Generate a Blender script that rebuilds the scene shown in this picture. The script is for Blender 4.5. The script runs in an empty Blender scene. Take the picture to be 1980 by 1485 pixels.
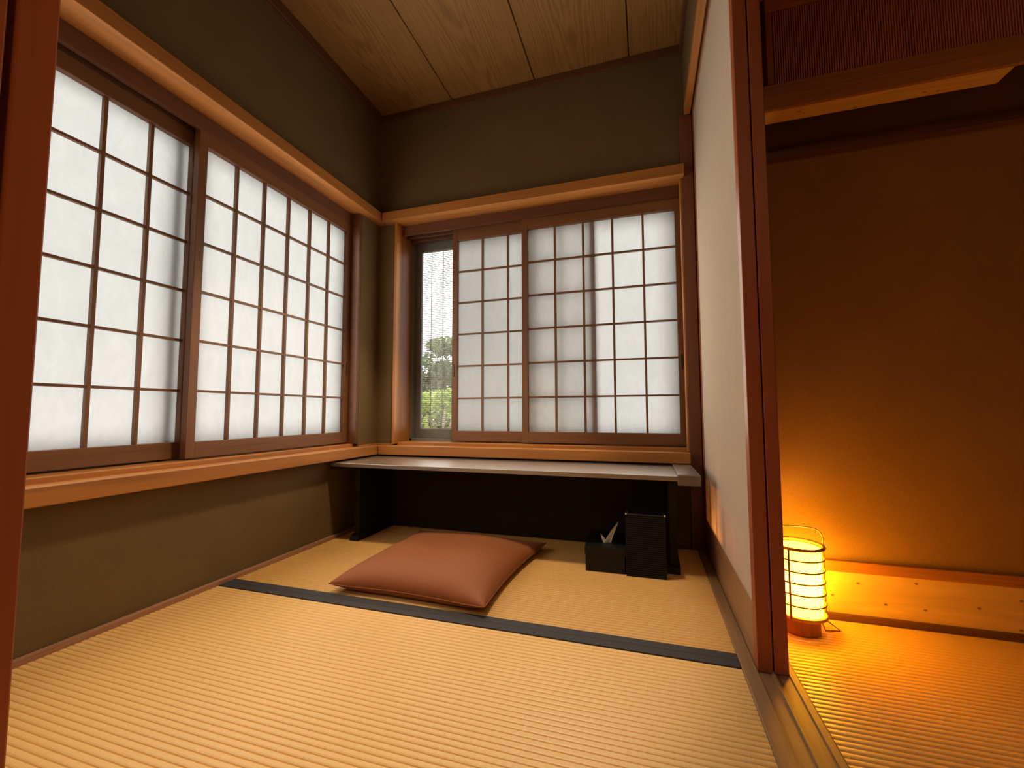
import bpy, bmesh, math, random
from mathutils import Vector, Matrix, Euler
random.seed(7)
S = 0.62                      # metres per layout unit; the layout's z = 0 is 0.62 m above the mats
SC = bpy.context.scene
COL = SC.collection

def W(x, y, z):
    return Vector((x * S, y * S, (z + 1.0) * S))

# ------------------------------------------------------------------ mesh helpers (layout units in, metres out)
def B():
    return bmesh.new()

def box(bm, x0, x1, y0, y1, z0, z1, bev=0.0, seg=2):
    t = bmesh.new()
    vs = [t.verts.new(W(x, y, z)) for z in (z0, z1) for y in (y0, y1) for x in (x0, x1)]
    for f in ((0, 2, 3, 1), (4, 5, 7, 6), (0, 1, 5, 4), (2, 6, 7, 3), (0, 4, 6, 2), (1, 3, 7, 5)):
        t.faces.new([vs[i] for i in f])
    if bev:
        bmesh.ops.bevel(t, geom=list(t.edges), offset=bev * S, segments=seg, profile=0.5, affect='EDGES')
    merge(bm, t)
    return bm

def merge(bm, t):
    m = bpy.data.meshes.new('tmp')
    t.to_mesh(m); t.free()
    bm.from_mesh(m)
    bpy.data.meshes.remove(m)

def tube(bm, pts, r, n=8, closed=False, caps=True):
    """round bar through world points (metres)"""
    P = [Vector(p) for p in pts]
    N = len(P); rings = []
    prev = None
    for i in range(N):
        if closed:
            d = (P[(i + 1) % N] - P[i - 1]).normalized()
        else:
            d = (P[min(i + 1, N - 1)] - P[max(i - 1, 0)]).normalized()
        if prev is None:
            a = Vector((0, 0, 1)) if abs(d.z) < .9 else Vector((1, 0, 0))
            u = d.cross(a).normalized()
        else:
            u = (prev - d * prev.dot(d)).normalized()
        prev = u
        v = d.cross(u)
        rr = r[i] if isinstance(r, (list, tuple)) else r
        rings.append([bm.verts.new(P[i] + (u * math.cos(2 * math.pi * k / n) + v * math.sin(2 * math.pi * k / n)) * rr) for k in range(n)])
    for i in range(N if closed else N - 1):
        a, b = rings[i], rings[(i + 1) % N]
        for k in range(n):
            bm.faces.new((a[k], a[(k + 1) % n], b[(k + 1) % n], b[k]))
    if caps and not closed:
        bm.faces.new(rings[0][::-1]); bm.faces.new(rings[-1])
    return bm

def lathe(bm, c, prof, n=40):
    """prof: (radius, z) in metres round world point c"""
    rings = []
    for r, z in prof:
        rings.append([bm.verts.new((c.x + r * math.cos(2 * math.pi * k / n), c.y + r * math.sin(2 * math.pi * k / n), c.z + z)) for k in range(n)])
    for a, b in zip(rings, rings[1:]):
        for k in range(n):
            bm.faces.new((a[k], a[(k + 1) % n], b[(k + 1) % n], b[k]))
    return bm, rings

def extrude_x(bm, prof, x0, x1, close=True):
    """prof: list of (y, z) layout points, swept along x"""
    a = [bm.verts.new(W(x0, y, z)) for y, z in prof]
    b = [bm.verts.new(W(x1, y, z)) for y, z in prof]
    n = len(prof)
    for i in range(n if close else n - 1):
        j = (i + 1) % n
        bm.faces.new((a[i], b[i], b[j], a[j]))
    if close:
        bm.faces.new(a); bm.faces.new(b[::-1])
    return bm

def extrude_y(bm, prof, y0, y1):
    a = [bm.verts.new(W(x, y0, z)) for x, z in prof]
    b = [bm.verts.new(W(x, y1, z)) for x, z in prof]
    n = len(prof)
    for i in range(n):
        j = (i + 1) % n
        bm.faces.new((a[i], a[j], b[j], b[i]))
    bm.faces.new(a[::-1]); bm.faces.new(b)
    return bm

def obj(name, bm, mat, parent=None, smooth=False, kind=None):
    bmesh.ops.recalc_face_normals(bm, faces=bm.faces[:])
    me = bpy.data.meshes.new(name)
    if parent is not None:
        off = parent_world(parent)
        bmesh.ops.translate(bm, vec=-off, verts=bm.verts[:])
    bm.to_mesh(me); bm.free()
    if smooth:
        me.shade_smooth()
    me.materials.append(mat)
    o = bpy.data.objects.new(name, me)
    COL.objects.link(o)
    if parent is not None:
        o.parent = parent
    if kind:
        o['kind'] = kind
    return o

def parent_world(p):
    v = Vector(p.location)
    while p.parent:
        p = p.parent
        v += p.location
    return v

def struct(name, bm, mat, smooth=False):
    return obj(name, bm, mat, None, smooth, 'structure')

def thing(name, label, cat, loc, group=None):
    o = bpy.data.objects.new(name, None)
    o.empty_display_size = 0.05
    COL.objects.link(o)
    o.location = loc
    tag(o, label, cat, group)
    return o

def tag(o, label, cat, group=None):
    o['label'] = label; o['category'] = cat
    if group:
        o['group'] = group
    return o

# ------------------------------------------------------------------ materials
def new_mat(name):
    m = bpy.data.materials.new(name); m.use_nodes = True
    nt = m.node_tree; nt.nodes.clear()
    out = nt.nodes.new('ShaderNodeOutputMaterial')
    return m, nt, out

def N(nt, t, **kw):
    n = nt.nodes.new(t)
    for k, v in kw.items():
        if k in n.inputs.keys():
            n.inputs[k].default_value = v
        else:
            setattr(n, k, v)
    return n

def principled(nt, out, rough=.5, spec=.5, **kw):
    p = N(nt, 'ShaderNodeBsdfPrincipled', Roughness=rough)
    p.inputs['Specular IOR Level'].default_value = spec
    nt.links.new(p.outputs[0], out.inputs[0])
    return p

def coords(nt, scale, rot=(0, 0, 0)):
    tc = N(nt, 'ShaderNodeTexCoord'); mp = N(nt, 'ShaderNodeMapping')
    mp.inputs['Scale'].default_value = scale
    mp.inputs['Rotation'].default_value = rot
    nt.links.new(tc.outputs['Object'], mp.inputs[0])
    return mp.outputs[0]

def ramp(nt, fac, stops):
    r = N(nt, 'ShaderNodeValToRGB')
    e = r.color_ramp.elements
    while len(e) < len(stops):
        e.new(.5)
    for i, (p, c) in enumerate(stops):
        e[i].position = p; e[i].color = (c[0], c[1], c[2], 1)
    nt.links.new(fac, r.inputs[0])
    return r.outputs[0]

def mul(c, k):
    return tuple(v * k for v in c)

def wood(name, col, axis, rough=.42, spec=.4, var=.28, fine=1.0, bump=.08):
    m, nt, out = new_mat(name)
    p = principled(nt, out, rough, spec)
    s = [38 * fine] * 3; s[axis] = 1.6
    n1 = N(nt, 'ShaderNodeTexNoise', Scale=1.0, Detail=5.0, Roughness=.62, Distortion=.25)
    nt.links.new(coords(nt, s), n1.inputs['Vector'])
    s2 = [210 * fine] * 3; s2[axis] = 5
    n2 = N(nt, 'ShaderNodeTexNoise', Scale=1.0, Detail=3.0)
    nt.links.new(coords(nt, s2), n2.inputs['Vector'])
    mx = N(nt, 'ShaderNodeMath', operation='MULTIPLY_ADD')
    nt.links.new(n2.outputs[0], mx.inputs[0]); mx.inputs[1].default_value = .35
    nt.links.new(n1.outputs[0], mx.inputs[2])
    c = ramp(nt, mx.outputs[0], [(.42, mul(col, 1 - var)), (.62, col), (.85, mul(col, 1 + var * .8))])
    nt.links.new(c, p.inputs['Base Color'])
    b = N(nt, 'ShaderNodeBump', Strength=bump, Distance=.002)
    nt.links.new(mx.outputs[0], b.inputs['Height'])
    nt.links.new(b.outputs[0], p.inputs['Normal'])
    return m

def plaster(name, col):
    m, nt, out = new_mat(name)
    p = principled(nt, out, .95, .1)
    n1 = N(nt, 'ShaderNodeTexNoise', Scale=420.0, Detail=4.0, Roughness=.7)
    nt.links.new(coords(nt, (1, 1, 1)), n1.inputs['Vector'])
    n2 = N(nt, 'ShaderNodeTexNoise', Scale=6.0, Detail=3.0)
    nt.links.new(coords(nt, (1, 1, 1)), n2.inputs['Vector'])
    mx = N(nt, 'ShaderNodeMath', operation='MULTIPLY_ADD')
    nt.links.new(n2.outputs[0], mx.inputs[0]); mx.inputs[1].default_value = .25
    nt.links.new(n1.outputs[0], mx.inputs[2])
    c = ramp(nt, mx.outputs[0], [(.38, mul(col, .72)), (.62, col), (.88, mul(col, 1.3))])
    nt.links.new(c, p.inputs['Base Color'])
    b = N(nt, 'ShaderNodeBump', Strength=.35, Distance=.0012)
    nt.links.new(n1.outputs[0], b.inputs['Height']); nt.links.new(b.outputs[0], p.inputs['Normal'])
    return m

def straw(name, col):
    """woven rush: fibres run across the ribs, in small uneven flecks"""
    m, nt, out = new_mat(name)
    p = principled(nt, out, .40, .5)
    n1 = N(nt, 'ShaderNodeTexNoise', Scale=1.0, Detail=3.0, Roughness=.6)
    nt.links.new(coords(nt, (900, 30, 60)), n1.inputs['Vector'])
    n2 = N(nt, 'ShaderNodeTexNoise', Scale=3.0, Detail=2.0)
    nt.links.new(coords(nt, (1, 1, 1)), n2.inputs['Vector'])
    mx = N(nt, 'ShaderNodeMath', operation='MULTIPLY_ADD')
    nt.links.new(n2.outputs[0], mx.inputs[0]); mx.inputs[1].default_value = .3
    nt.links.new(n1.outputs[0], mx.inputs[2])
    c = ramp(nt, mx.outputs[0], [(.4, mul(col, .9)), (.62, col), (.9, mul(col, 1.08))])
    nt.links.new(c, p.inputs['Base Color'])
    b = N(nt, 'ShaderNodeBump', Strength=.15, Distance=.001)
    nt.links.new(n1.outputs[0], b.inputs['Height']); nt.links.new(b.outputs[0], p.inputs['Normal'])
    return m

def cloth(name, col, scale=900, rough=.8, spec=.25, var=.25, sheen=0):
    m, nt, out = new_mat(name)
    p = principled(nt, out, rough, spec)
    if sheen:
        p.inputs['Sheen Weight'].default_value = sheen
        p.inputs['Sheen Roughness'].default_value = .4
        p.inputs['Sheen Tint'].default_value = (1, .62, .42, 1)
    n1 = N(nt, 'ShaderNodeTexNoise', Scale=float(scale), Detail=2.0)
    nt.links.new(coords(nt, (1, 1, 1)), n1.inputs['Vector'])
    c = ramp(nt, n1.outputs[0], [(.3, mul(col, 1 - var)), (.7, mul(col, 1 + var))])
    nt.links.new(c, p.inputs['Base Color'])
    b = N(nt, 'ShaderNodeBump', Strength=.2, Distance=.0008)
    nt.links.new(n1.outputs[0], b.inputs['Height']); nt.links.new(b.outputs[0], p.inputs['Normal'])
    return m

def washi(name, col, trans=.62, clear=0.0):
    """translucent handmade paper with faint fibre clouds"""
    m, nt, out = new_mat(name)
    n1 = N(nt, 'ShaderNodeTexNoise', Scale=22.0, Detail=6.0, Roughness=.7, Distortion=1.2)
    nt.links.new(coords(nt, (1, 1, .45)), n1.inputs['Vector'])
    c = ramp(nt, n1.outputs[0], [(.3, mul(col, .93)), (.7, col)])
    d = N(nt, 'ShaderNodeBsdfDiffuse'); t = N(nt, 'ShaderNodeBsdfTranslucent')
    nt.links.new(c, d.inputs[0]); nt.links.new(c, t.inputs[0])
    mx = N(nt, 'ShaderNodeMixShader'); mx.inputs[0].default_value = trans
    nt.links.new(d.outputs[0], mx.inputs[1]); nt.links.new(t.outputs[0], mx.inputs[2])
    last = mx
    if clear:
        tr = N(nt, 'ShaderNodeBsdfTransparent')
        m2 = N(nt, 'ShaderNodeMixShader'); m2.inputs[0].default_value = clear
        nt.links.new(mx.outputs[0], m2.inputs[1]); nt.links.new(tr.outputs[0], m2.inputs[2])
        last = m2
    nt.links.new(last.outputs[0], out.inputs[0])
    return m

def plain(name, col, rough=.5, spec=.5, metal=0.0):
    m, nt, out = new_mat(name)
    p = principled(nt, out, rough, spec)
    p.inputs['Metallic'].default_value = metal
    n1 = N(nt, 'ShaderNodeTexNoise', Scale=60.0, Detail=3.0)
    nt.links.new(coords(nt, (1, 1, 1)), n1.inputs['Vector'])
    c = ramp(nt, n1.outputs[0], [(.3, mul(col, .9)), (.7, mul(col, 1.1))])
    nt.links.new(c, p.inputs['Base Color'])
    return m

def glass_mat(name):
    m, nt, out = new_mat(name)
    tr = N(nt, 'ShaderNodeBsdfTransparent'); tr.inputs[0].default_value = (.97, .98, .97, 1)
    g = N(nt, 'ShaderNodeBsdfGlossy', Roughness=.02)
    fr = N(nt, 'ShaderNodeFresnel', IOR=1.45)
    mx = N(nt, 'ShaderNodeMixShader')
    nt.links.new(fr.outputs[0], mx.inputs[0]); nt.links.new(tr.outputs[0], mx.inputs[1]); nt.links.new(g.outputs[0], mx.inputs[2])
    nt.links.new(mx.outputs[0], out.inputs[0])
    return m

def emit(name, col, st):
    m, nt, out = new_mat(name)
    e = N(nt, 'ShaderNodeEmission', Strength=st); e.inputs[0].default_value = (*col, 1)
    nt.links.new(e.outputs[0], out.inputs[0])
    return m

def plank_mat(name, col, axis=1):
    """ceiling boards: straight edge grain with cathedral arches in the middle of each board"""
    m, nt, out = new_mat(name)
    p = principled(nt, out, .55, .3)
    tc = N(nt, 'ShaderNodeTexCoord')
    sep = N(nt, 'ShaderNodeSeparateXYZ'); nt.links.new(tc.outputs['Object'], sep.inputs[0])
    # position across one board, -0.5 .. 0.5
    bw = .794 * S
    ad = N(nt, 'ShaderNodeMath', operation='MULTIPLY_ADD'); ad.inputs[1].default_value = 1 / bw; ad.inputs[2].default_value = 1.661 * S / bw
    nt.links.new(sep.outputs[0], ad.inputs[0])
    fl = N(nt, 'ShaderNodeMath', operation='FLOOR'); nt.links.new(ad.outputs[0], fl.inputs[0])
    fr = N(nt, 'ShaderNodeMath', operation='SUBTRACT'); nt.links.new(ad.outputs[0], fr.inputs[0]); nt.links.new(fl.outputs[0], fr.inputs[1])
    cx = N(nt, 'ShaderNodeMath', operation='SUBTRACT'); nt.links.new(fr.outputs[0], cx.inputs[0]); cx.inputs[1].default_value = .47
    sq = N(nt, 'ShaderNodeMath', operation='MULTIPLY'); nt.links.new(cx.outputs[0], sq.inputs[0]); nt.links.new(cx.outputs[0], sq.inputs[1])
    # rings: k*across^2 - along, stretched -> arches
    nz = N(nt, 'ShaderNodeTexNoise', Scale=1.0, Detail=4.0, Roughness=.6)
    nt.links.new(coords(nt, (9, 1.1, 1)), nz.inputs['Vector'])
    comb = N(nt, 'ShaderNodeMath', operation='MULTIPLY_ADD'); comb.inputs[1].default_value = 30.0
    nt.links.new(sq.outputs[0], comb.inputs[0])
    al = N(nt, 'ShaderNodeMath', operation='MULTIPLY_ADD'); al.inputs[1].default_value = 1.35
    nt.links.new(sep.outputs[1], al.inputs[0]); nt.links.new(fl.outputs[0], al.inputs[2])
    nt.links.new(al.outputs[0], comb.inputs[2])
    warp = N(nt, 'ShaderNodeMath', operation='MULTIPLY_ADD'); warp.inputs[1].default_value = 2.6
    nt.links.new(nz.outputs[0], warp.inputs[0]); nt.links.new(comb.outputs[0], warp.inputs[2])
    k = N(nt, 'ShaderNodeMath', operation='MULTIPLY'); k.inputs[1].default_value = 16.0
    nt.links.new(warp.outputs[0], k.inputs[0])
    sn = N(nt, 'ShaderNodeMath', operation='SINE'); nt.links.new(k.outputs[0], sn.inputs[0])
    n2 = N(nt, 'ShaderNodeTexNoise', Scale=1.0, Detail=3.0)
    nt.links.new(coords(nt, (260, 6, 1)), n2.inputs['Vector'])
    fin = N(nt, 'ShaderNodeMath', operation='MULTIPLY_ADD'); fin.inputs[1].default_value = .17
    nt.links.new(sn.outputs[0], fin.inputs[0]); nt.links.new(n2.outputs[0], fin.inputs[2])
    c = ramp(nt, fin.outputs[0], [(.25, mul(col, .74)), (.5, col), (.75, mul(col, 1.12))])
    nt.links.new(c, p.inputs['Base Color'])
    return m

def knotty(name, col):
    m, nt, out = new_mat(name)
    p = principled(nt, out, .5, .3)
    n1 = N(nt, 'ShaderNodeTexNoise', Scale=1.0, Detail=4.0, Distortion=1.5)
    nt.links.new(coords(nt, (2.2, 30, 16)), n1.inputs['Vector'])
    c1 = ramp(nt, n1.outputs[0], [(.35, mul(col, .86)), (.65, mul(col, 1.08))])
    v = N(nt, 'ShaderNodeTexVoronoi', voronoi_dimensions='2D', Scale=1.0)
    sp = N(nt, 'ShaderNodeSeparateXYZ'); cb = N(nt, 'ShaderNodeCombineXYZ')
    nt.links.new(coords(nt, (9, 16, 14)), sp.inputs[0])
    nt.links.new(sp.outputs[0], cb.inputs[0])
    yz = N(nt, 'ShaderNodeMath', operation='ADD'); nt.links.new(sp.outputs[1], yz.inputs[0]); nt.links.new(sp.outputs[2], yz.inputs[1])
    nt.links.new(yz.outputs[0], cb.inputs[1])
    nt.links.new(cb.outputs[0], v.inputs['Vector'])
    c2 = ramp(nt, v.outputs['Distance'], [(.02, (.16, .07, .02)), (.06, (1, 1, 1))])
    mm = N(nt, 'ShaderNodeMix', data_type='RGBA', blend_type='MULTIPLY')
    mm.inputs[0].default_value = .85
    nt.links.new(c1, mm.inputs[6]); nt.links.new(c2, mm.inputs[7])
    nt.links.new(mm.outputs[2], p.inputs['Base Color'])
    return m

CEDAR = (.37, .147, .034)
M = {}
M['cedar_x'] = wood('cedar_x', CEDAR, 0); M['cedar_y'] = wood('cedar_y', CEDAR, 1); M['cedar_z'] = wood('cedar_z', CEDAR, 2)
SHO = (.17, .072, .028)
M['sho_x'] = wood('screen_wood_x', SHO, 0); M['sho_y'] = wood('screen_wood_y', SHO, 1); M['sho_z'] = wood('screen_wood_z', SHO, 2)
M['head_x'] = wood('header_wood_x', (.115, .044, .02), 0); M['head_y'] = wood('header_wood_y', (.115, .044, .02), 1)  # dark wood, deepened further to hold the shade under the lintels
M['post_z'] = wood('post_wood_z', (.16, .055, .024), 2, var=.18)
M['stile_z'] = wood('door_wood_z', (.33, .088, .034), 2, var=.15)
M['front_z'] = wood('front_door_wood', (.5, .15, .06), 2, var=.15)
M['stile_y'] = wood('door_wood_y', (.33, .17, .08), 1, var=.2)
M['slat'] = wood('slat_wood', (.5, .17, .07), 2, var=.15)
M['thr_y'] = wood('threshold_wood', (.25, .14, .068), 1, rough=.55, spec=.2, var=.3)
M['base_y'] = wood('base_wood_y', (.30, .15, .085), 1); M['base_shaded_x'] = wood('base_wood_shaded_x', (.07, .035, .022), 0)  # back strip near black: the shade under the desk is in its colour
M['wall'] = plaster('olive_plaster', (.14, .092, .042))
M['wall_warm'] = plaster('brown_plaster', (.31, .17, .07))
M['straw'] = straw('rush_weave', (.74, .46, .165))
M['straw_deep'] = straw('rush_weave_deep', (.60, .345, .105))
M['heri'] = cloth('border_cloth', (.036, .034, .040), 700, .7, .4)
M['paper'] = washi('shoji_paper', (.95, .945, .935), .9)
M['door_paper'] = washi('door_paper', (.76, .65, .53), .4)
M['plank'] = plank_mat('ceiling_board', (.27, .142, .045))
M['desk'] = wood('desk_wood', (.115, .08, .052), 0, rough=.2, spec=.6, var=.35, bump=.03)
_p = [n for n in M['desk'].node_tree.nodes if n.type == 'BSDF_PRINCIPLED'][0]
_p.inputs['Coat Weight'].default_value = 1.0; _p.inputs['Coat Roughness'].default_value = .34; _p.inputs['Coat IOR'].default_value = 3.2
M['desk_cap'] = wood('desk_cap_wood', (.10, .06, .04), 1, rough=.3, spec=.6, var=.35, bump=.03)
_p = [n for n in M['desk_cap'].node_tree.nodes if n.type == 'BSDF_PRINCIPLED'][0]
_p.inputs['Coat Weight'].default_value = .8; _p.inputs['Coat Roughness'].default_value = .38; _p.inputs['Coat IOR'].default_value = 2.2
M['desk_leg'] = wood('desk_leg_wood', (.015, .010, .008), 2, rough=.6, spec=.2)
M['cushion'] = cloth('cushion_cloth', (.26, .082, .026), 1400, .6, .25, .16, sheen=.15)
M['black'] = plain('black_lacquer', (.006, .006, .007), .4, .3)
M['ribbed'] = plain('black_ribbed', (.006, .0055, .0055), .6, .2)
M['stud'] = plain('stud_metal', (.5, .5, .5), .25, .5, .9)
M['tissue'] = plain('tissue_paper', (.92, .90, .88), .9, .1)
M['alu'] = plain('dark_aluminium', (.17, .165, .145), .45, .4, .2)
M['pull'] = plain('dark_metal', (.03, .022, .018), .5)
M['glass'] = glass_mat('window_glass')
M['reed'] = plain('reed', (.42, .39, .33), .7, .2)
M['string'] = plain('blind_string', (.28, .26, .24), .8, .2)
M['knotty'] = knotty('knotty_board', (.72, .47, .2))
M['lant_wood'] = wood('lantern_wood', (.38, .16, .06), 2, rough=.5)
M['lant_base'] = wood('lantern_base_wood', (.24, .085, .03), 2, rough=.5)
M['hoop'] = wood('hoop_wood', (.16, .065, .02), 2, rough=.6, spec=.1)
M['wire'] = plain('lantern_wire', (.32, .13, .05), .35, .5, .6)
M['lant_paper'] = washi('lantern_paper', (.95, .80, .42), .62)
_nt = M['lant_paper'].node_tree
_o = [n for n in _nt.nodes if n.type == 'OUTPUT_MATERIAL'][0]
_e = N(_nt, 'ShaderNodeEmission', Strength=23.0); _e.inputs[0].default_value = (1, .46, .010, 1)
_a = N(_nt, 'ShaderNodeAddShader')
_nt.links.new(_o.inputs[0].links[0].from_socket, _a.inputs[0]); _nt.links.new(_e.outputs[0], _a.inputs[1]); _nt.links.new(_a.outputs[0], _o.inputs[0])
M['bulb'] = emit('bulb', (1.0, .52, .13), 60)
M['soil'] = plain('garden_soil', (.35, .33, .27), .9, .1)
M['bark'] = plain('bark', (.30, .24, .18), .9, .1)

def leaf_mat(name, a, b):
    m, nt, out = new_mat(name)
    g = N(nt, 'ShaderNodeTexNoise', Scale=3.5, Detail=2.0)
    nt.links.new(coords(nt, (1, 1, 1)), g.inputs['Vector'])
    c = ramp(nt, g.outputs[0], [(.35, a), (.65, b)])
    d = N(nt, 'ShaderNodeBsdfDiffuse'); t = N(nt, 'ShaderNodeBsdfTranslucent')
    nt.links.new(c, d.inputs[0]); nt.links.new(c, t.inputs[0])
    mx = N(nt, 'ShaderNodeMixShader'); mx.inputs[0].default_value = .4
    nt.links.new(d.outputs[0], mx.inputs[1]); nt.links.new(t.outputs[0], mx.inputs[2])
    nt.links.new(mx.outputs[0], out.inputs[0])
    return m
M['leaf_bright'] = leaf_mat('leaf_bright', (.30, .40, .10), (.62, .70, .26))
M['leaf_dark'] = leaf_mat('leaf_dark', (.14, .19, .11), (.34, .40, .24))

# ------------------------------------------------------------------ layout constants
XL, YB = -2.42, 3.455          # plaster faces of left and back wall
XR = 0.335                      # right edge of the alcove
ZC = 2.91                       # ceiling
ZLB, ZLT = 1.80, 1.885          # window lintel
ZS0, ZS1 = -.375, -.295         # sill

# ------------------------------------------------------------------ shell
bm = B(); box(bm, -3.2, 4.2, -4.2, 4.0, -1.25, -1.09); struct('floor', bm, M['thr_y'])

bm = B()   # left wall round the window opening (y .42..3.16, z -.33..1.76)
box(bm, XL - .34, XL, -4.2, 3.80, -1.09, -.34)
box(bm, XL - .34, XL, -4.2, 3.80, 1.83, ZC + .1)
box(bm, XL - .34, XL, 3.185, YB + .02, -.34, 1.83)
box(bm, XL - .34, XL, -4.2, .40, -.34, 1.83)
struct('wall_left', bm, M['wall'])

bm = B()   # back wall round its window (x -2.207..0.30)
box(bm, XL, .62, YB, YB + .34, -1.09, -.34)
box(bm, XL, .62, YB, YB + .34, 1.83, ZC + .1)
box(bm, XL, -2.23, YB, YB + .34, -.34, 1.83)
box(bm, .36, .62, YB, YB + .34, -.34, 1.83)
struct('wall_back', bm, M['wall'])

bm = B()   # plaster above the sliding doors
box(bm, XR, .55, .3, YB, 2.36, ZC + .1)
struct('wall_right', bm, M['wall'])

bm = B()   # ceiling boards with narrow dark joints
xs = [-2.43, -1.661, -.868, -.071, .36]
for i, (a, b) in enumerate(zip(xs, xs[1:])):
    box(bm, a + .004, b - .004, -1.0, YB + .01, ZC, ZC + .03, .004, 1)
struct('ceiling', bm, M['plank'])
bm = B(); box(bm, -2.8, .549, -4.2, YB + .34, ZC + .03, ZC + .12); box(bm, .549, .80, 2.531, YB + .34, ZC + .03, ZC + .12); struct('ceiling_2', bm, M['head_y'])
bm = B()   # narrow cornice on three sides
box(bm, XL, -2.395, -1, YB, 2.82, ZC - .002, .003)
box(bm, -2.395, .315, 3.44, YB, 2.845, ZC - .002, .003)
box(bm, .315, XR, -1, YB, 2.82, ZC - .002, .003)
struct('trim_1', bm, M['head_y'])

# lintels, sills, headers, tracks of the two windows
def lintel_profile(front, back):
    return front, back
bm = B(); box(bm, -2.56, -2.34, -1.0, YB, ZLB, ZLT, .003); struct('trim_2', bm, M['cedar_y'])
bm = B(); box(bm, -2.335, .315, 3.36, 3.575, ZLB, ZLT, .003); struct('trim_3', bm, M['cedar_x'])
bm = B(); box(bm, -2.53, -2.34, -1.0, YB, ZS0, ZS1, .004)
box(bm, -2.66, -2.455, .40, 3.18, -.345, -.268, .004); struct('trim_4', bm, M['cedar_y'])
bm = B(); box(bm, -2.335, .300, 3.36, 3.53, ZS0, ZS1, .004)
box(bm, -2.207, .300, 3.475, 3.70, -.345, -.268, .004); struct('trim_5', bm, M['cedar_x'])
bm = B()   # grooved headers: one board in front of each track
box(bm, -2.535, -2.505, .40, 3.18, 1.700, 1.80, .002)
box(bm, -2.607, -2.585, .40, 3.18, 1.700, 1.80, .002)
box(bm, -2.68, -2.655, .40, 3.18, 1.690, 1.80, .002)
box(bm, -2.676, -2.512, .402, 3.178, 1.760, 1.799)
struct('trim_6', bm, M['head_y'])
bm = B()
box(bm, -2.207, .295, 3.515, 3.540, 1.705, 1.80, .002)
box(bm, -2.207, .295, 3.592, 3.612, 1.700, 1.80, .002)
box(bm, -2.207, .295, 3.662, 3.690, 1.690, 1.80, .002)
box(bm, -2.205, .293, 3.522, 3.686, 1.765, 1.799)
struct('trim_7', bm, M['head_x'])
# jambs
bm = B(); box(bm, -2.66, XL - .002, 3.155, 3.19, -.27, ZLB, .003); box(bm, -2.66, -2.50, .38, .41, -.27, ZLB, .003); struct('trim_8', bm, M['head_y'])
bm = B(); box(bm, -2.232, -2.207, 3.42, 3.72, -.285, ZLB, .003); struct('trim_9', bm, M['cedar_z'])
bm = B(); box(bm, .297, .385, 3.42, 3.72, -1.0, 2.30, .003); struct('trim_10', bm, M['post_z'])
bm = B(); box(bm, .287, .303, 3.425, 3.534, -.29, ZLB - .001, .002); struct('trim_23', bm, M['cedar_z'])
# thin strip where the corner plaster meets the sill
bm = B(); box(bm, XL - .002, XL + .012, 3.19, YB, ZS1, ZS1 + .012, .002); box(bm, XL, -2.232, YB - .012, YB + .002, ZS1, ZS1 + .012, .002)
struct('trim_11', bm, M['cedar_x'])

# skirting strips
bm = B(); box(bm, XL, -2.395, -1.0, YB, -1.06, -.972, .004); struct('baseboard_left', bm, M['base_y'])
bm = B(); box(bm, -2.395, .30, 3.435, YB, -1.06, -.965, .004); struct('baseboard_back', bm, M['base_shaded_x'])

# threshold with two sliding grooves, and the head rail above
bm = B()
prof = [(.334, -1.08), (.334, -.998), (.338, -.994), (.386, -.994), (.388, -1.003), (.437, -1.003), (.439, -.994), (.446, -.994), (.448, -1.003),
        (.495, -1.003), (.497, -.996), (.519, -.996), (.5235, -1.001), (.5235, -1.08)]
extrude_y(bm, prof, -1.0, 3.44)
struct('trim_12', bm, M['thr_y'])
bm = B(); box(bm, XR - .004, .376, .3, 3.42, 2.302, 2.362, .003); box(bm, .4437, .4463, .301, 3.419, 2.302, 2.350); box(bm, .505, .555, .3, 3.42, 2.302, 2.362, .003)
box(bm, .372, .510, .302, 3.418, 2.345, 2.360); struct('trim_13', bm, M['cedar_y'])

# ------------------------------------------------------------------ tatami mats
def rib_top(y0, y1, pitch=.02465, depth=.0048):
    n = max(1, round((y1 - y0) / pitch)); p = (y1 - y0) / n; pts = []
    for i in range(n):
        for f, h in ((0, 0), (.10, .62), (.26, .93), (.5, 1), (.74, .93), (.90, .62)):
            pts.append((y0 + (i + f) * p, -1.0 - depth + h * depth))
    pts.append((y1, -1.0 - depth))
    return pts

def tatami(label, x0, x1, y0, y1, borders, weave='straw'):
    t = thing('tatami_mat', label, 'tatami mat', W((x0 + x1) / 2, (y0 + y1) / 2, -1.09), 'tatami mats')
    a = y0 + (.052 if 'front' in borders else 0)
    b = y1 - (.052 if 'back' in borders else 0)
    bm = B()
    prof = rib_top(a, b) + [(b, -1.09), (a, -1.09)]
    extrude_x(bm, prof, x0, x1)
    obj('woven_surface', bm, M[weave], t)
    for k, (c, d) in {'front': (y0, a), 'back': (b, y1)}.items():
        if k in borders:
            bm = B(); box(bm, x0, x1, c + .0006, d, -1.09, -.9965, .0025); obj('cloth_border', bm, M['heri'], t)
    return t
tatami('straw tatami mat nearest the camera, black cloth border along its far edge', -2.395, .333, -1.0, 1.977, ('back',))
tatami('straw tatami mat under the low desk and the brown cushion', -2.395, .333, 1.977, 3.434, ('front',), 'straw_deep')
tatami('orange-lit tatami mat in the side room, with the glowing lantern on it', .524, 2.6, -1.0, 2.497, ())

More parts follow.
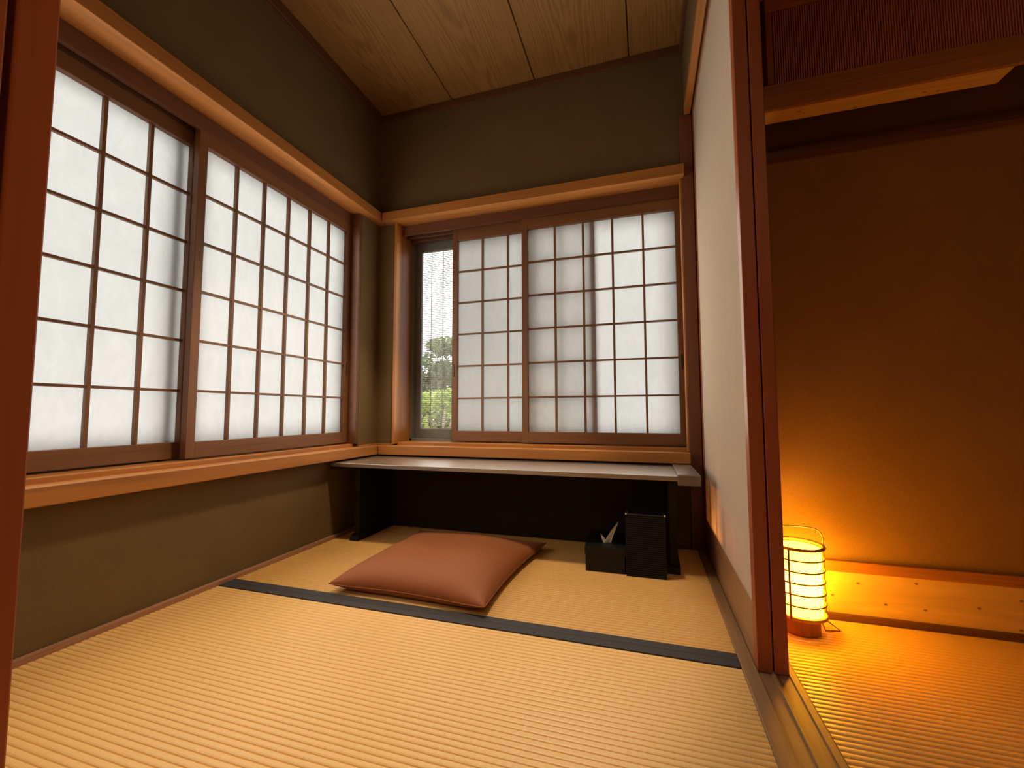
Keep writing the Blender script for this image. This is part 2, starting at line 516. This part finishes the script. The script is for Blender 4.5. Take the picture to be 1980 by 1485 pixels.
# ------------------------------------------------------------------ shoji screens
def shoji(label, axis, a0, a1, plane, ncol, pull_end, wd, group='paper shoji screens in the two windows'):
    """axis 'x' or 'y': direction the screen runs; a0..a1 = paper edges; plane = front face"""
    z0, z1, nrow = -.165, 1.62, 6
    sw, th = .052, .044
    def bx(bm, u0, u1, d0, d1, zz0, zz1, bev=.002):
        if axis == 'y':      # left wall, front faces +x
            box(bm, plane - d1, plane - d0, u0, u1, zz0, zz1, bev)
        else:                # back wall, front faces -y
            box(bm, u0, u1, plane + d0, plane + d1, zz0, zz1, bev)
    mid = (a0 + a1) / 2
    base = W(plane, mid, -.265) if axis == 'y' else W(mid, plane, -.265)
    t = thing('shoji_screen', label, 'shoji screen', base, group)
    for u0, u1 in ((a0 - sw, a0), (a1, a1 + sw)):
        bm = B(); bx(bm, u0, u1, 0, th, -.258, 1.745); st = obj('stile', bm, M['sho_z'], t)
        if (u0 < mid) == (pull_end == 0):
            c = (u0 + u1) / 2
            bm = B(); bx(bm, c - .009, c + .009, -.002, .012, .33, .45, .004); obj('finger_pull', bm, M['pull'], st)
    rm = M['sho_' + axis]
    bm = B(); bx(bm, a0, a1, .001, th - .001, -.258, z0); obj('bottom_rail', bm, rm, t)
    bm = B(); bx(bm, a0, a1, .001, th - .001, z1, 1.745); obj('top_rail', bm, rm, t)
    w = .0085
    for i in range(1, ncol):
        u = a0 + (a1 - a0) * i / ncol
        bm = B(); bx(bm, u - w, u + w, .012, th - .008, z0, z1, .001); obj('lattice_bar', bm, M['sho_z'], t)
    for i in range(1, nrow):
        z = z0 + (z1 - z0) * i / nrow
        bm = B(); bx(bm, a0, a1, .014, th - .0085, z - w * .85, z + w * .85, .001); obj('lattice_bar', bm, rm, t)
    bm = B(); bx(bm, a0, a1, th - .0075, th - .0068, z0, z1, 0)
    obj('paper', bm, M['paper'], t)
    return t
shoji('tall shoji screen in the left window, partly hidden by the front post', 'y', .507, 1.794, -2.585, 6, 0, 0)
shoji('shoji screen in the left window next to the room corner, overlapping the other', 'y', 1.830, 3.106, -2.51, 6, 1, 0)
shoji('shoji screen in the back window beside the bare glass strip, behind its neighbour', 'x', -1.660, -.433, 3.588, 5, 0, 0)
shoji('shoji screen in the back window beside the right post, in front of its neighbour', 'x', -.968, .250, 3.515 + .025, 5, 1, 0)

# ------------------------------------------------------------------ outer sashes with glass
def sash(n, axis, a0, a1, plane, mid):
    t = bpy.data.objects.new(n, None); COL.objects.link(t); t['kind'] = 'structure'
    t.location = W(plane, (a0 + a1) / 2, -.33) if axis == 'y' else W((a0 + a1) / 2, plane, -.33)
    def bx(bm, u0, u1, d0, d1, zz0, zz1, bev=.003):
        if axis == 'y':
            box(bm, plane - d1, plane - d0, u0, u1, zz0, zz1, bev)
        else:
            box(bm, u0, u1, plane + d0, plane + d1, zz0, zz1, bev)
    bm = B()
    z0, z1 = -.33, 1.78
    bx(bm, a0, a0 + .022, -.012, .10, z0, z1); bx(bm, a1 - .022, a1, -.012, .10, z0, z1)
    bx(bm, a0, a1, -.012, .10, z1 - .04, z1); bx(bm, a0, a1, -.012, .10, z0, -.245)
    obj('outer_frame', bm, M['alu'], t)
    for (u0, u1, d) in ((a0 + .024, mid + .03, .05), (mid - .03, a1 - .024, .008)):
        bm = B()
        bx(bm, u0, u0 + .055, d, d + .035, -.245, 1.74); bx(bm, u1 - .055, u1, d, d + .035, -.245, 1.74)
        bx(bm, u0 + .055, u1 - .055, d, d + .035, -.245, -.155); bx(bm, u0 + .055, u1 - .055, d, d + .035, 1.62, 1.74)
        f = obj('sash_frame', bm, M['alu'], t)
        bm = B(); bx(bm, u0 + .05, u1 - .05, d + .015, d + .019, -.165, 1.665, 0)
        obj('glass_pane', bm, M['glass'], f)
    return t
sash('window_1', 'x', -2.207, .30, 3.70, -.95)
sash('window_2', 'y', .40, 3.16, -2.66, 1.75)

# ------------------------------------------------------------------ sliding doors on the right
def sliding_door(n, x0, x1, y0, y1, far):
    t = bpy.data.objects.new(n, None); COL.objects.link(t); t['kind'] = 'structure'
    t.location = W((x0 + x1) / 2, (y0 + y1) / 2, -.995)
    sw = .058
    for a, b in ((y0, y0 + sw), (y1 - sw, y1)):
        bm = B(); box(bm, x0, x1, a, b, -1.002, 2.335, .003); obj('stile', bm, M['stile_z'], t)
    bm = B(); box(bm, x0, x1, y0 + sw, y1 - sw, -1.002, -.765, .002); obj('bottom_board', bm, M['stile_y'], t)
    bm = B(); box(bm, x0, x1, y0 + sw, y1 - sw, 2.262, 2.335, .002); obj('top_rail', bm, M['stile_y'], t)
    a, b = y0 + sw, y1 - sw
    k = round((b - a) / .24)
    for i in range(1, k):
        y = a + (b - a) * i / k
        bm = B(); box(bm, x0 + .012, x1 - .008, y - .009, y + .009, -.765, 2.262, .001); obj('lattice_bar', bm, M['sho_z'], t)
    z = -.465
    while z < 2.2:
        bm = B(); box(bm, x0 + .012, x1 - .009, a, b, z - .009, z + .009, .001); obj('lattice_bar', bm, M['sho_y'], t)
        z += .33
    bm = B(); box(bm, x0 + .004, x0 + .0048, a, b, -.765, 2.262); obj('paper', bm, M['door_paper'], t)
    return t
sliding_door('door_1', .389, .4425, 1.925, 3.418, 0)
sliding_door('door_2', .4475, .4965, 1.925, 2.62, 0)

def front_door(n, y0, y1):
    t = bpy.data.objects.new(n, None); COL.objects.link(t); t['kind'] = 'structure'
    t.location = W(-1.7, (y0 + y1) / 2, -.995)
    xe, xs = -.95, -2.39
    for a, b in ((xs, xs + .06), (xe - .06, xe)):
        bm = B(); box(bm, a, b, y0, y1, -.995, 2.335, .003); obj('stile', bm, M['front_z'], t)
    for a, b in ((-.995, -.80), (2.262, 2.335)):
        bm = B(); box(bm, xs + .06, xe - .06, y0, y1, a, b, .002); obj('rail', bm, M['cedar_x'], t)
    bm = B(); box(bm, xs + .06, xe - .06, y0 + .012, y1 - .012, -.80, 2.262); obj('panel', bm, M['door_paper'], t)
front_door('door_3', .3775, .4276)
front_door('door_4', .3100, .3665)

# ------------------------------------------------------------------ side room with the recess
bm = B()
box(bm, .62, 3.6, 2.53, 2.66, -1.09, ZC + .1)
box(bm, .62, .75, 2.66, YB, -1.09, ZC + .1)
struct('wall_inner', bm, M['wall_warm'])
bm = B(); box(bm, 2.6, 2.8, -4.2, 2.53, -1.09, ZC + .1); struct('wall_side', bm, M['wall_warm'])
bm = B(); box(bm, -2.42, 2.8, -4.2, -4.0, -1.09, ZC + .1); struct('wall_front', bm, M['wall_warm'])
bm = B(); box(bm, .55, 2.8, -4.2, 2.53, ZC, ZC + .12); struct('ceiling_3', bm, M['head_y'])
bm = B(); box(bm, .52, 2.6, 2.498, 2.53, -1.06, -.972, .003); struct('trim_16', bm, M['head_x'])
bm = B(); box(bm, .60, 2.6, 2.512, 2.53, -.972, -.775, .001); struct('trim_17', bm, M['knotty'])
bm = B(); box(bm, .60, 2.6, 2.503, 2.53, -.775, -.724, .003); struct('trim_18', bm, M['cedar_x'])
bm = B(); box(bm, .60, 2.6, 2.492, 2.53, 1.343, 1.398, .004); struct('trim_19', bm, M['head_x'])
bm = B(); box(bm, .55, 2.6, 2.244, 2.262, 1.451, 1.518, .002); box(bm, .55, 2.6, 2.252, 2.28, 1.518, 1.582, .002); struct('trim_20', bm, M['cedar_x'])
bm = B(); box(bm, .55, 1.517, 2.263, 2.36, 1.4515, 1.515, .001); struct('trim_21', bm, M['knotty'])

t = thing('transom_screen', 'reddish slatted transom screen above the dark recess at upper right', 'transom screen', W(1.5, 2.262, 1.583))
bm = B(); box(bm, .60, .628, 2.250, 2.285, 1.583, 1.95, .002); obj('end_post', bm, M['stile_z'], t)
bm = B(); box(bm, .60, 2.55, 2.248, 2.285, 1.95, 2.06, .002); obj('top_rail', bm, M['cedar_x'], t)
bm = B()
x = .634
while x < 2.54:
    box(bm, x, x + .0055, 2.256, 2.266, 1.584, 1.949); x += .0098
obj('slats', bm, M['slat'], t)
bm = B()
for z in (1.70, 1.83):
    box(bm, .628, 2.54, 2.267, 2.272, z, z + .012)
obj('cross_rail', bm, M['head_x'], t)
bm = B(); box(bm, .628, 2.54, 2.274, 2.279, 1.584, 1.949); obj('backing', bm, M['desk_leg'], t)
bm = B(); box(bm, .55, 2.6, 2.25, 2.30, 2.062, ZC); struct('wall_upper', bm, M['wall_warm'])

# ------------------------------------------------------------------ low desk
t = thing('low_desk', 'dark wooden low writing desk with slab legs under the back window', 'desk', W(-1.05, 3.1, -1.0))
bm = B(); box(bm, -2.385, .172, 2.81, 3.43, -.420, -.390, .003); obj('desktop', bm, M['desk'], t)
bm = B(); box(bm, .172, .303, 2.80, 3.43, -.445, -.378, .006, 3); obj('end_cap', bm, M['desk_cap'], t)
bm = B(); box(bm, -2.385, -2.30, 2.812, 3.43, -.440, -.420, .003); obj('end_batten', bm, M['desk_leg'], t)
bm = B(); box(bm, -2.184, .119, 3.36, 3.385, -.985, -.421, .003); obj('back_panel', bm, M['desk_leg'], t)
for x0, x1 in ((-2.235, -2.185), (.120, .170)):
    bm = B(); box(bm, x0, x1, 2.92, 3.40, -.955, -.42, .003); lg = obj('leg', bm, M['desk_leg'], t)
    bm = B()
    c = (x0 + x1) / 2
    prof = [(2.885, -1.0), (2.885, -.985), (2.90, -.962), (2.93, -.955), (3.38, -.955), (3.425, -.972), (3.425, -1.0)]
    extrude_x(bm, prof, x0 - .012, x1 + .012)
    obj('foot', bm, M['desk_leg'], lg)

# ------------------------------------------------------------------ floor cushion
t = thing('floor_cushion', 'square russet brown floor cushion lying on the tatami before the desk', 'cushion', W(-1.25, 2.55, -1.0))
FL, FR, BR, BL = (-1.705, 2.025), (-.775, 2.005), (-.715, 3.10), (-1.765, 3.13)
def cush(u, v):
    x = (FL[0] * (1 - u) + FR[0] * u) * (1 - v) + (BL[0] * (1 - u) + BR[0] * u) * v
    y = (FL[1] * (1 - u) + FR[1] * u) * (1 - v) + (BL[1] * (1 - u) + BR[1] * u) * v
    # sides bow gently inwards, corners stay sharp
    bu = .045 * 4 * v * (1 - v); bv = .045 * 4 * u * (1 - u)
    x += -(u - .5) * 2 * bu * abs(u - .5) * 2
    y += -(v - .5) * 2 * bv * abs(v - .5) * 2
    return x, y
NN = 48
bm = B(); top = []; bot = []
for j in range(NN + 1):
    r1 = []; r2 = []
    for i in range(NN + 1):
        u, v = i / NN, j / NN
        u = .5 - .5 * math.cos(math.pi * u); v = .5 - .5 * math.cos(math.pi * v)
        x, y = cush(u, v)
        e = max(0, 1 - abs(2 * u - 1) ** 2.6) * max(0, 1 - abs(2 * v - 1) ** 2.6)
        h = e ** .42
        ed = min(u, v, 1 - u, 1 - v)
        cu, cv = abs(2 * u - 1), abs(2 * v - 1)
        corner = (cu * cv) ** 6
        seam = -.958 + .012 * corner
        wob = .006 * math.sin(9 * u + 3 * v) * h + .004 * math.sin(17 * v + 2 * u) * h
        dip = .030 * math.exp(-((u - .5) ** 2 + (v - .52) ** 2) / .03)
        zt = seam + (.135 - dip * .5) * (1.12 - .5 * v) * h + wob
        zb = max(-.9995, seam - .075 * h)
        if i in (0, NN) or j in (0, NN):
            vv = bm.verts.new(W(x, y, seam)); r1.append(vv); r2.append(vv)
        else:
            r1.append(bm.verts.new(W(x, y, zt))); r2.append(bm.verts.new(W(x, y, zb)))
    top.append(r1); bot.append(r2)
for j in range(NN):
    for i in range(NN):
        bm.faces.new((top[j][i], top[j][i + 1], top[j + 1][i + 1], top[j + 1][i]))
        bm.faces.new((bot[j][i], bot[j + 1][i], bot[j + 1][i + 1], bot[j][i + 1]))
obj('cover', bm, M['cushion'], t, True)
bm = B()
edge = []
for i in range(NN): edge.append((i / NN, 0))
for i in range(NN): edge.append((1, i / NN))
for i in range(NN): edge.append((1 - i / NN, 1))
for i in range(NN): edge.append((0, 1 - i / NN))
pts = []
for u, v in edge:
    x, y = cush(u, v); c = (abs(2 * u - 1) * abs(2 * v - 1)) ** 6
    pts.append(W(x, y, -.958 + .012 * c))
tube(bm, pts, .0022, 6, True)
obj('seam_piping', bm, M['cushion'], t, True)

# ------------------------------------------------------------------ tissue box and waste bin under the desk
t = thing('tissue_box', 'black tissue box with a white tissue sticking out, under the desk', 'tissue box', W(-.266, 2.98, -1.0))
bm = B()
x0, x1, y0, y1, z0, z1 = -.394, -.142, 2.79, 3.17, -1.0, -.848
box(bm, x0 + .004, x1 - .004, y0 + .004, y1 - .004, z0, z1 - .03, .002); obj('body', bm, M['black'], t)
bm = B()   # lid with an oval slot
cx, cy = (x0 + x1) / 2, (y0 + y1) / 2
n = 40; ring_o = []; ring_i = []
for k in range(n):
    a = 2 * math.pi * k / n; c, s_ = math.cos(a), math.sin(a)
    q = 1 / max(abs(c), abs(s_))
    ring_o.append((cx + c * q * (x1 - x0) / 2, cy + s_ * q * (y1 - y0) / 2))
    ring_i.append((cx + c * .035, cy + s_ * .10))
vo = [bm.verts.new(W(x, y, z1)) for x, y in ring_o]; vi = [bm.verts.new(W(x, y, z1)) for x, y in ring_i]
vo2 = [bm.verts.new(W(x, y, z1 - .045)) for x, y in ring_o]; vi2 = [bm.verts.new(W(x, y, z1 - .012)) for x, y in ring_i]
for k in range(n):
    j = (k + 1) % n
    bm.faces.new((vo[k], vo[j], vi[j], vi[k])); bm.faces.new((vo[k], vo2[k], vo2[j], vo[j])); bm.faces.new((vi[k], vi[j], vi2[j], vi2[k]))
obj('lid', bm, M['black'], t)
bm = B()   # a folded tuft: two leaves twisted together
for sgn, tipx, tipy, tz, wid in ((1, .070, .02, .125, .060), (-1, -.04, -.012, .05, .05)):
    rows = []
    for k in range(9):
        f = k / 8
        w_ = wid * (1 - f) ** .8 + .002
        px = cx + .005 + tipx * f ** 1.3; py = cy - .06 + tipy * f; pz = z1 - .02 + (tz + .02) * f
        rows.append([bm.verts.new(W(px - w_ * .6 + .01 * (1 - f), py - w_ * .5, pz)), bm.verts.new(W(px, py + .016 * (1 - f), pz + .004)), bm.verts.new(W(px + w_ * .35, py - w_ * .15, pz - .003))])
    for a, b in zip(rows, rows[1:]):
        for q in range(2):
            bm.faces.new((a[q], a[q + 1], b[q + 1], b[q]))
o = obj('tissue', bm, M['tissue'], t, True)
md = o.modifiers.new('thick', 'SOLIDIFY'); md.thickness = .0006

t = thing('waste_bin', 'black ribbed rectangular waste bin standing beside the tissue box', 'waste bin', W(-.01, 2.93, -1.0))
bm = B()
x0, x1, y0, y1 = -.136, .094, 2.775, 2.900
prof = []
z = -1.0; nr = 30; hh = .375 / nr
for k in range(nr):
    prof += [(z + k * hh, 0), (z + (k + .25) * hh, .003), (z + (k + .75) * hh, .003)]
prof.append((-.625, 0))
rings = []
for zz, e in prof:
    rings.append([bm.verts.new(W(x, y, zz)) for x, y in ((x0 - e, y0 - e), (x1 + e, y0 - e), (x1 + e, y1 + e), (x0 - e, y1 + e))])
for a, b in zip(rings, rings[1:]):
    for k in range(4):
        bm.faces.new((a[k], a[(k + 1) % 4], b[(k + 1) % 4], b[k]))
bm.faces.new(rings[0])
inn = [bm.verts.new(W(x, y, -.625)) for x, y in ((x0 + .012, y0 + .012), (x1 - .012, y0 + .012), (x1 - .012, y1 - .012), (x0 + .012, y1 - .012))]
inb = [bm.verts.new(W(x, y, -.985)) for x, y in ((x0 + .012, y0 + .012), (x1 - .012, y0 + .012), (x1 - .012, y1 - .012), (x0 + .012, y1 - .012))]
for k in range(4):
    j = (k + 1) % 4
    bm.faces.new((rings[-1][k], rings[-1][j], inn[j], inn[k])); bm.faces.new((inn[k], inn[j], inb[j], inb[k]))
bm.faces.new(inb[::-1])
obj('body', bm, M['ribbed'], t)
for cx_ in (x0 + .002, x1 - .002):
    bm = B(); box(bm, cx_ - .006, cx_ + .006, y0 - .006, y0 + .006, -.632, -.620, .003); obj('corner_stud', bm, M['stud'], t)

# ------------------------------------------------------------------ lantern
LX, LY = .655, 2.335
t = thing('andon_lantern', 'glowing oval paper lantern with wire cage on the side room tatami', 'lantern', W(LX, LY, -1.0))
def ell(z, r, n=48):
    return [W(LX + r * math.cos(2 * math.pi * k / n), LY + r * math.sin(2 * math.pi * k / n), z) for k in range(n)]
c0 = W(LX, LY, -1.0)
bm = B(); lathe(bm, c0, [(0, 0), (.074 * S, 0), (.078 * S, .004), (.078 * S, .040), (.075 * S, .046), (0, .046)]); obj('base', bm, M['lant_base'], t, False)
bm = B(); lathe(bm, c0, [(.104 * S, .046), (.108 * S, .049), (.106 * S, .055), (.098 * S, .055), (.08 * S, .046), (.104 * S, .046)]); obj('bottom_ring', bm, M['lant_wood'], t, True)
zb, zt = -.912, -.615
bm = B(); lathe(bm, c0, [(.090 * S, (zb + 1) * S), (.093 * S, (zt - .01 + 1) * S)], 56); obj('lamp_shade', bm, M['lant_paper'], t, True)
bm = B(); tube(bm, ell(zt, .103), .0045, 8, True); obj('top_ring', bm, M['lant_wood'], t, True)
for k in range(1, 6):
    z = zb + (zt - zb) * k / 6
    bm = B(); tube(bm, ell(z, .1025), .0024, 8, True); obj('hoop', bm, M['hoop'], t, True)
for a in (4, 94, 184, 274 - 38):
    ca, sa = math.cos(math.radians(a)), math.sin(math.radians(a))
    bm = B(); tube(bm, [W(LX + .105 * ca, LY + .105 * sa, zb - .01), W(LX + .105 * ca, LY + .105 * sa, zt)], .003, 8); obj('upright', bm, M['hoop'], t, True)
bm = B()
pts = []
for k in range(33):
    f = k / 32; a = math.pi * f
    cx_ = math.cos(a); sx = math.sin(a)
    ex = .105 * (abs(cx_) ** .55) * (1 if cx_ >= 0 else -1)
    pts.append(W(LX + ex, LY, zt + .005 + .078 * sx ** .55))
tube(bm, pts, .0018, 6); obj('handle', bm, M['wire'], t, True)
bm = B(); tube(bm, [W(LX + .09, LY - .02, -.93), W(LX + .17, LY + .03, -.997), W(LX + .165, LY + .035, -.997), W(LX + .105, LY + .02, -.997), W(LX + .09, LY + .02, -.96)], .0016, 6); obj('wire_foot', bm, M['wire'], t, True)
bm = B(); bmesh.ops.create_uvsphere(bm, u_segments=24, v_segments=14, radius=.017, matrix=Matrix.Translation(W(LX, LY, -.775))); obj('bulb', bm, M['bulb'], t, True)
bm = B(); lathe(bm, c0, [(.012, .044), (.012, .105), (.014, .118), (0, .118)], 20); obj('bulb_holder', bm, M['black'], t, True)

# ------------------------------------------------------------------ outside: blind, trees, ground, eaves
t = thing('reed_blind', 'thin reed blind hanging outside the bare glass of the back window', 'blind', W(-1.6, 4.02, 1.9))
bm = B(); z = -.30
rr = random.Random(3)
while z < 1.9:
    dz = rr.uniform(-.003, .003)
    tube(bm, [W(-2.5, 4.02, z + dz), W(-1.0, 4.02, z - dz * .5)], .0022, 5); z += .020
obj('reeds', bm, M['reed'], t)
for x in [-2.42 + .133 * k for k in range(11)]:
    bm = B(); tube(bm, [W(x, 4.012, -.30), W(x, 4.012, 1.9)], .0027, 5); obj('string', bm, M['string'], t)
bm = B(); tube(bm, [W(-2.52, 4.02, 1.91), W(-.98, 4.02, 1.91)], .008, 8); obj('head_rod', bm, M['reed'], t)

bm = B(); box(bm, -14, 4, 3.9, 22, -4.6, -4.4); g = struct('ground', bm, M['soil'])
bm = B(); box(bm, -2.76, 1.2, 3.80, 3.94, 1.93, 2.0); box(bm, -2.96, -2.76, -3, 3.94, 1.93, 2.0); struct('trim_22', bm, M['head_x'])

def tree(name, label, cat, base, trunk, blobs, leaf, size, n):
    t = thing(name, label, cat, base)
    bm = B()
    for pts, r in trunk:
        tube(bm, pts, r, 8)
    obj('trunk', bm, M['bark'], t, True)
    bm = B(); R = random.Random(hash(label) % 1000)
    R = random.Random(len(label))
    for (c, rad, cnt) in blobs:
        for _ in range(cnt):
            while True:
                d = Vector((R.uniform(-1, 1), R.uniform(-1, 1), R.uniform(-1, 1)))
                if .25 < d.length < 1: break
            p = c + Vector((d.x * rad[0], d.y * rad[1], d.z * rad[2]))
            s_ = size * R.uniform(.6, 1.3)
            rot = Euler((R.uniform(-.9, .9), R.uniform(-.9, .9), R.uniform(0, 6.28))).to_matrix()
            q = [rot @ Vector(v) * s_ + p for v in ((-1, 0, 0), (0, -.42, .12), (1, 0, 0), (0, .42, .12))]
            vs = [bm.verts.new(v) for v in q]
            bm.faces.new((vs[0], vs[1], vs[3])); bm.faces.new((vs[1], vs[2], vs[3]))
    obj('foliage', bm, M[leaf], t)
    return t
def V(x, y, z): return W(x, y, z)
tree('garden_tree', 'dark green garden tree with layered crown, the taller one outside the glass', 'tree', V(-5.2, 12, -4.4),
     [([V(-5.2, 12, -4.4), V(-5.35, 12, -2), V(-5.5, 12, 0), V(-5.75, 12, 1.4)], [.14, .11, .08, .03]),
      ([V(-5.45, 12, -.4), V(-5.9, 12, .6), V(-6.5, 12, 1.0)], [.06, .04, .02]), ([V(-5.6, 12, .6), V(-5.4, 12, 1.5), V(-5.5, 12, 2.0)], [.05, .03, .015])],
     [(V(-5.75, 12, 2.05), (.50, .5, .18), 700), (V(-6.6, 12, 1.35), (.55, .6, .34), 620), (V(-5.6, 12, 1.15), (.55, .5, .25), 700), (V(-6.3, 12, .62), (.5, .6, .3), 800), (V(-5.6, 12, .3), (.5, .5, .3), 420)], 'leaf_dark', .075, 0)
tree('garden_bush', 'bright yellow green leafy shrub filling the lower part of the glass strip', 'shrub', V(-4.5, 9, -4.4),
     [([V(-4.5, 9, -4.4), V(-4.45, 9, -1.2), V(-4.5, 9, -.3), V(-4.42, 9, .25)], [.08, .05, .035, .015]), ([V(-4.45, 9, -.9), V(-4.7, 9, -.3), V(-4.95, 9, .0)], [.03, .022, .01]),
      ([V(-4.45, 9, -.7), V(-4.25, 9, -.1), V(-4.2, 9, .25)], [.03, .02, .01])],
     [(V(-4.45, 9.3, .15), (.62, .3, .28), 900), (V(-5.2, 9.3, -.25), (.5, .35, .34), 800), (V(-4.5, 9.4, -.7), (.85, .35, .32), 1300), (V(-5.4, 9.4, -.8), (.5, .35, .4), 700), (V(-4.8, 9.2, -1.5), (1.0, .5, .7), 700)], 'leaf_bright', .06, 0)

# ------------------------------------------------------------------ light
w = bpy.data.worlds.new('sky'); SC.world = w; w.use_nodes = True
nt = w.node_tree; bg = nt.nodes['Background']
bg.inputs[0].default_value = (1.0, .985, .965, 1); bg.inputs[1].default_value = 2.5

def light(name, kind, loc, energy, col, rot=None, **kw):
    l = bpy.data.lights.new(name, kind); l.energy = energy; l.color = col
    for k, v in kw.items(): setattr(l, k, v)
    o = bpy.data.objects.new(name, l); COL.objects.link(o); o.location = loc
    if rot is not None: o.rotation_euler = rot
    return o
s_ = light('sun', 'SUN', W(-6, 8, 8), 2.9, (1, .97, .92), angle=math.radians(25))
s_.rotation_euler = Vector((.40, -.62, -.68)).to_track_quat('-Z', 'Y').to_euler()
# unseen fill panels added inside the two papered windows to boost their daylight
a = light('daylight_fill_left', 'AREA', W(-2.495, 1.80, .73), 9, (1, .86, .68), (0, -math.pi / 2, 0), shape='RECTANGLE', size=1.78 * S, size_y=2.6 * S)
a.visible_camera = False
a = light('daylight_fill_back', 'AREA', W(-.95, 3.50, .73), 7, (1, .88, .72), (-math.pi / 2, 0, 0), shape='RECTANGLE', size=2.4 * S, size_y=1.78 * S)
a.visible_camera = False
light('lantern_bulb', 'POINT', W(LX, LY, -.775), 3.5, (1, .57, .2), shadow_soft_size=.02)
light('closet_lamp', 'POINT', W(.605, 2.95, -.80), 5.0, (1, .48, .10), shadow_soft_size=.03)
light('ceiling_spot', 'SPOT', W(-.95, 2.3, 2.86), 112, (1, .78, .50), (0, math.radians(10), 0), spot_size=math.radians(62), spot_blend=.3, shadow_soft_size=.09)
a = light('warm_fill', 'AREA', W(.6, -2.2, 2.8), 9, (1, .60, .30), (0, 0, 0), shape='DISK', size=.5)  # unseen warm fill added behind the camera for faces turned towards it

# ------------------------------------------------------------------ camera
cam = bpy.data.cameras.new('camera'); co = bpy.data.objects.new('camera', cam); COL.objects.link(co)
yaw, pitch, roll = [math.radians(v) for v in (-17.4287, 3.8401, -.1503)]
f = Vector((math.sin(yaw) * math.cos(pitch), math.cos(yaw) * math.cos(pitch), math.sin(pitch)))
r = Vector((math.cos(yaw), -math.sin(yaw), 0)); u = r.cross(f)
r2 = r * math.cos(roll) + u * math.sin(roll); u2 = -r * math.sin(roll) + u * math.cos(roll)
mt = Matrix((r2, u2, -f)).transposed().to_4x4()
mt.translation = W(0, 0, 0)
co.matrix_world = mt
cam.sensor_width = 36; cam.lens = 824.46 / 1980 * 36; cam.clip_start = .02; cam.clip_end = 200
SC.camera = co

SC.view_settings.view_transform = 'Standard'; SC.view_settings.look = 'None'
SC.view_settings.gamma = 1; SC.view_settings.use_curve_mapping = False
SC.view_settings.exposure = 0.2
c = SC.cycles
c.use_denoising = True; c.max_bounces = 10; c.diffuse_bounces = 6; c.transmission_bounces = 8; c.transparent_max_bounces = 12
c.sample_clamp_indirect = 6.0; c.caustics_reflective = False; c.caustics_refractive = False
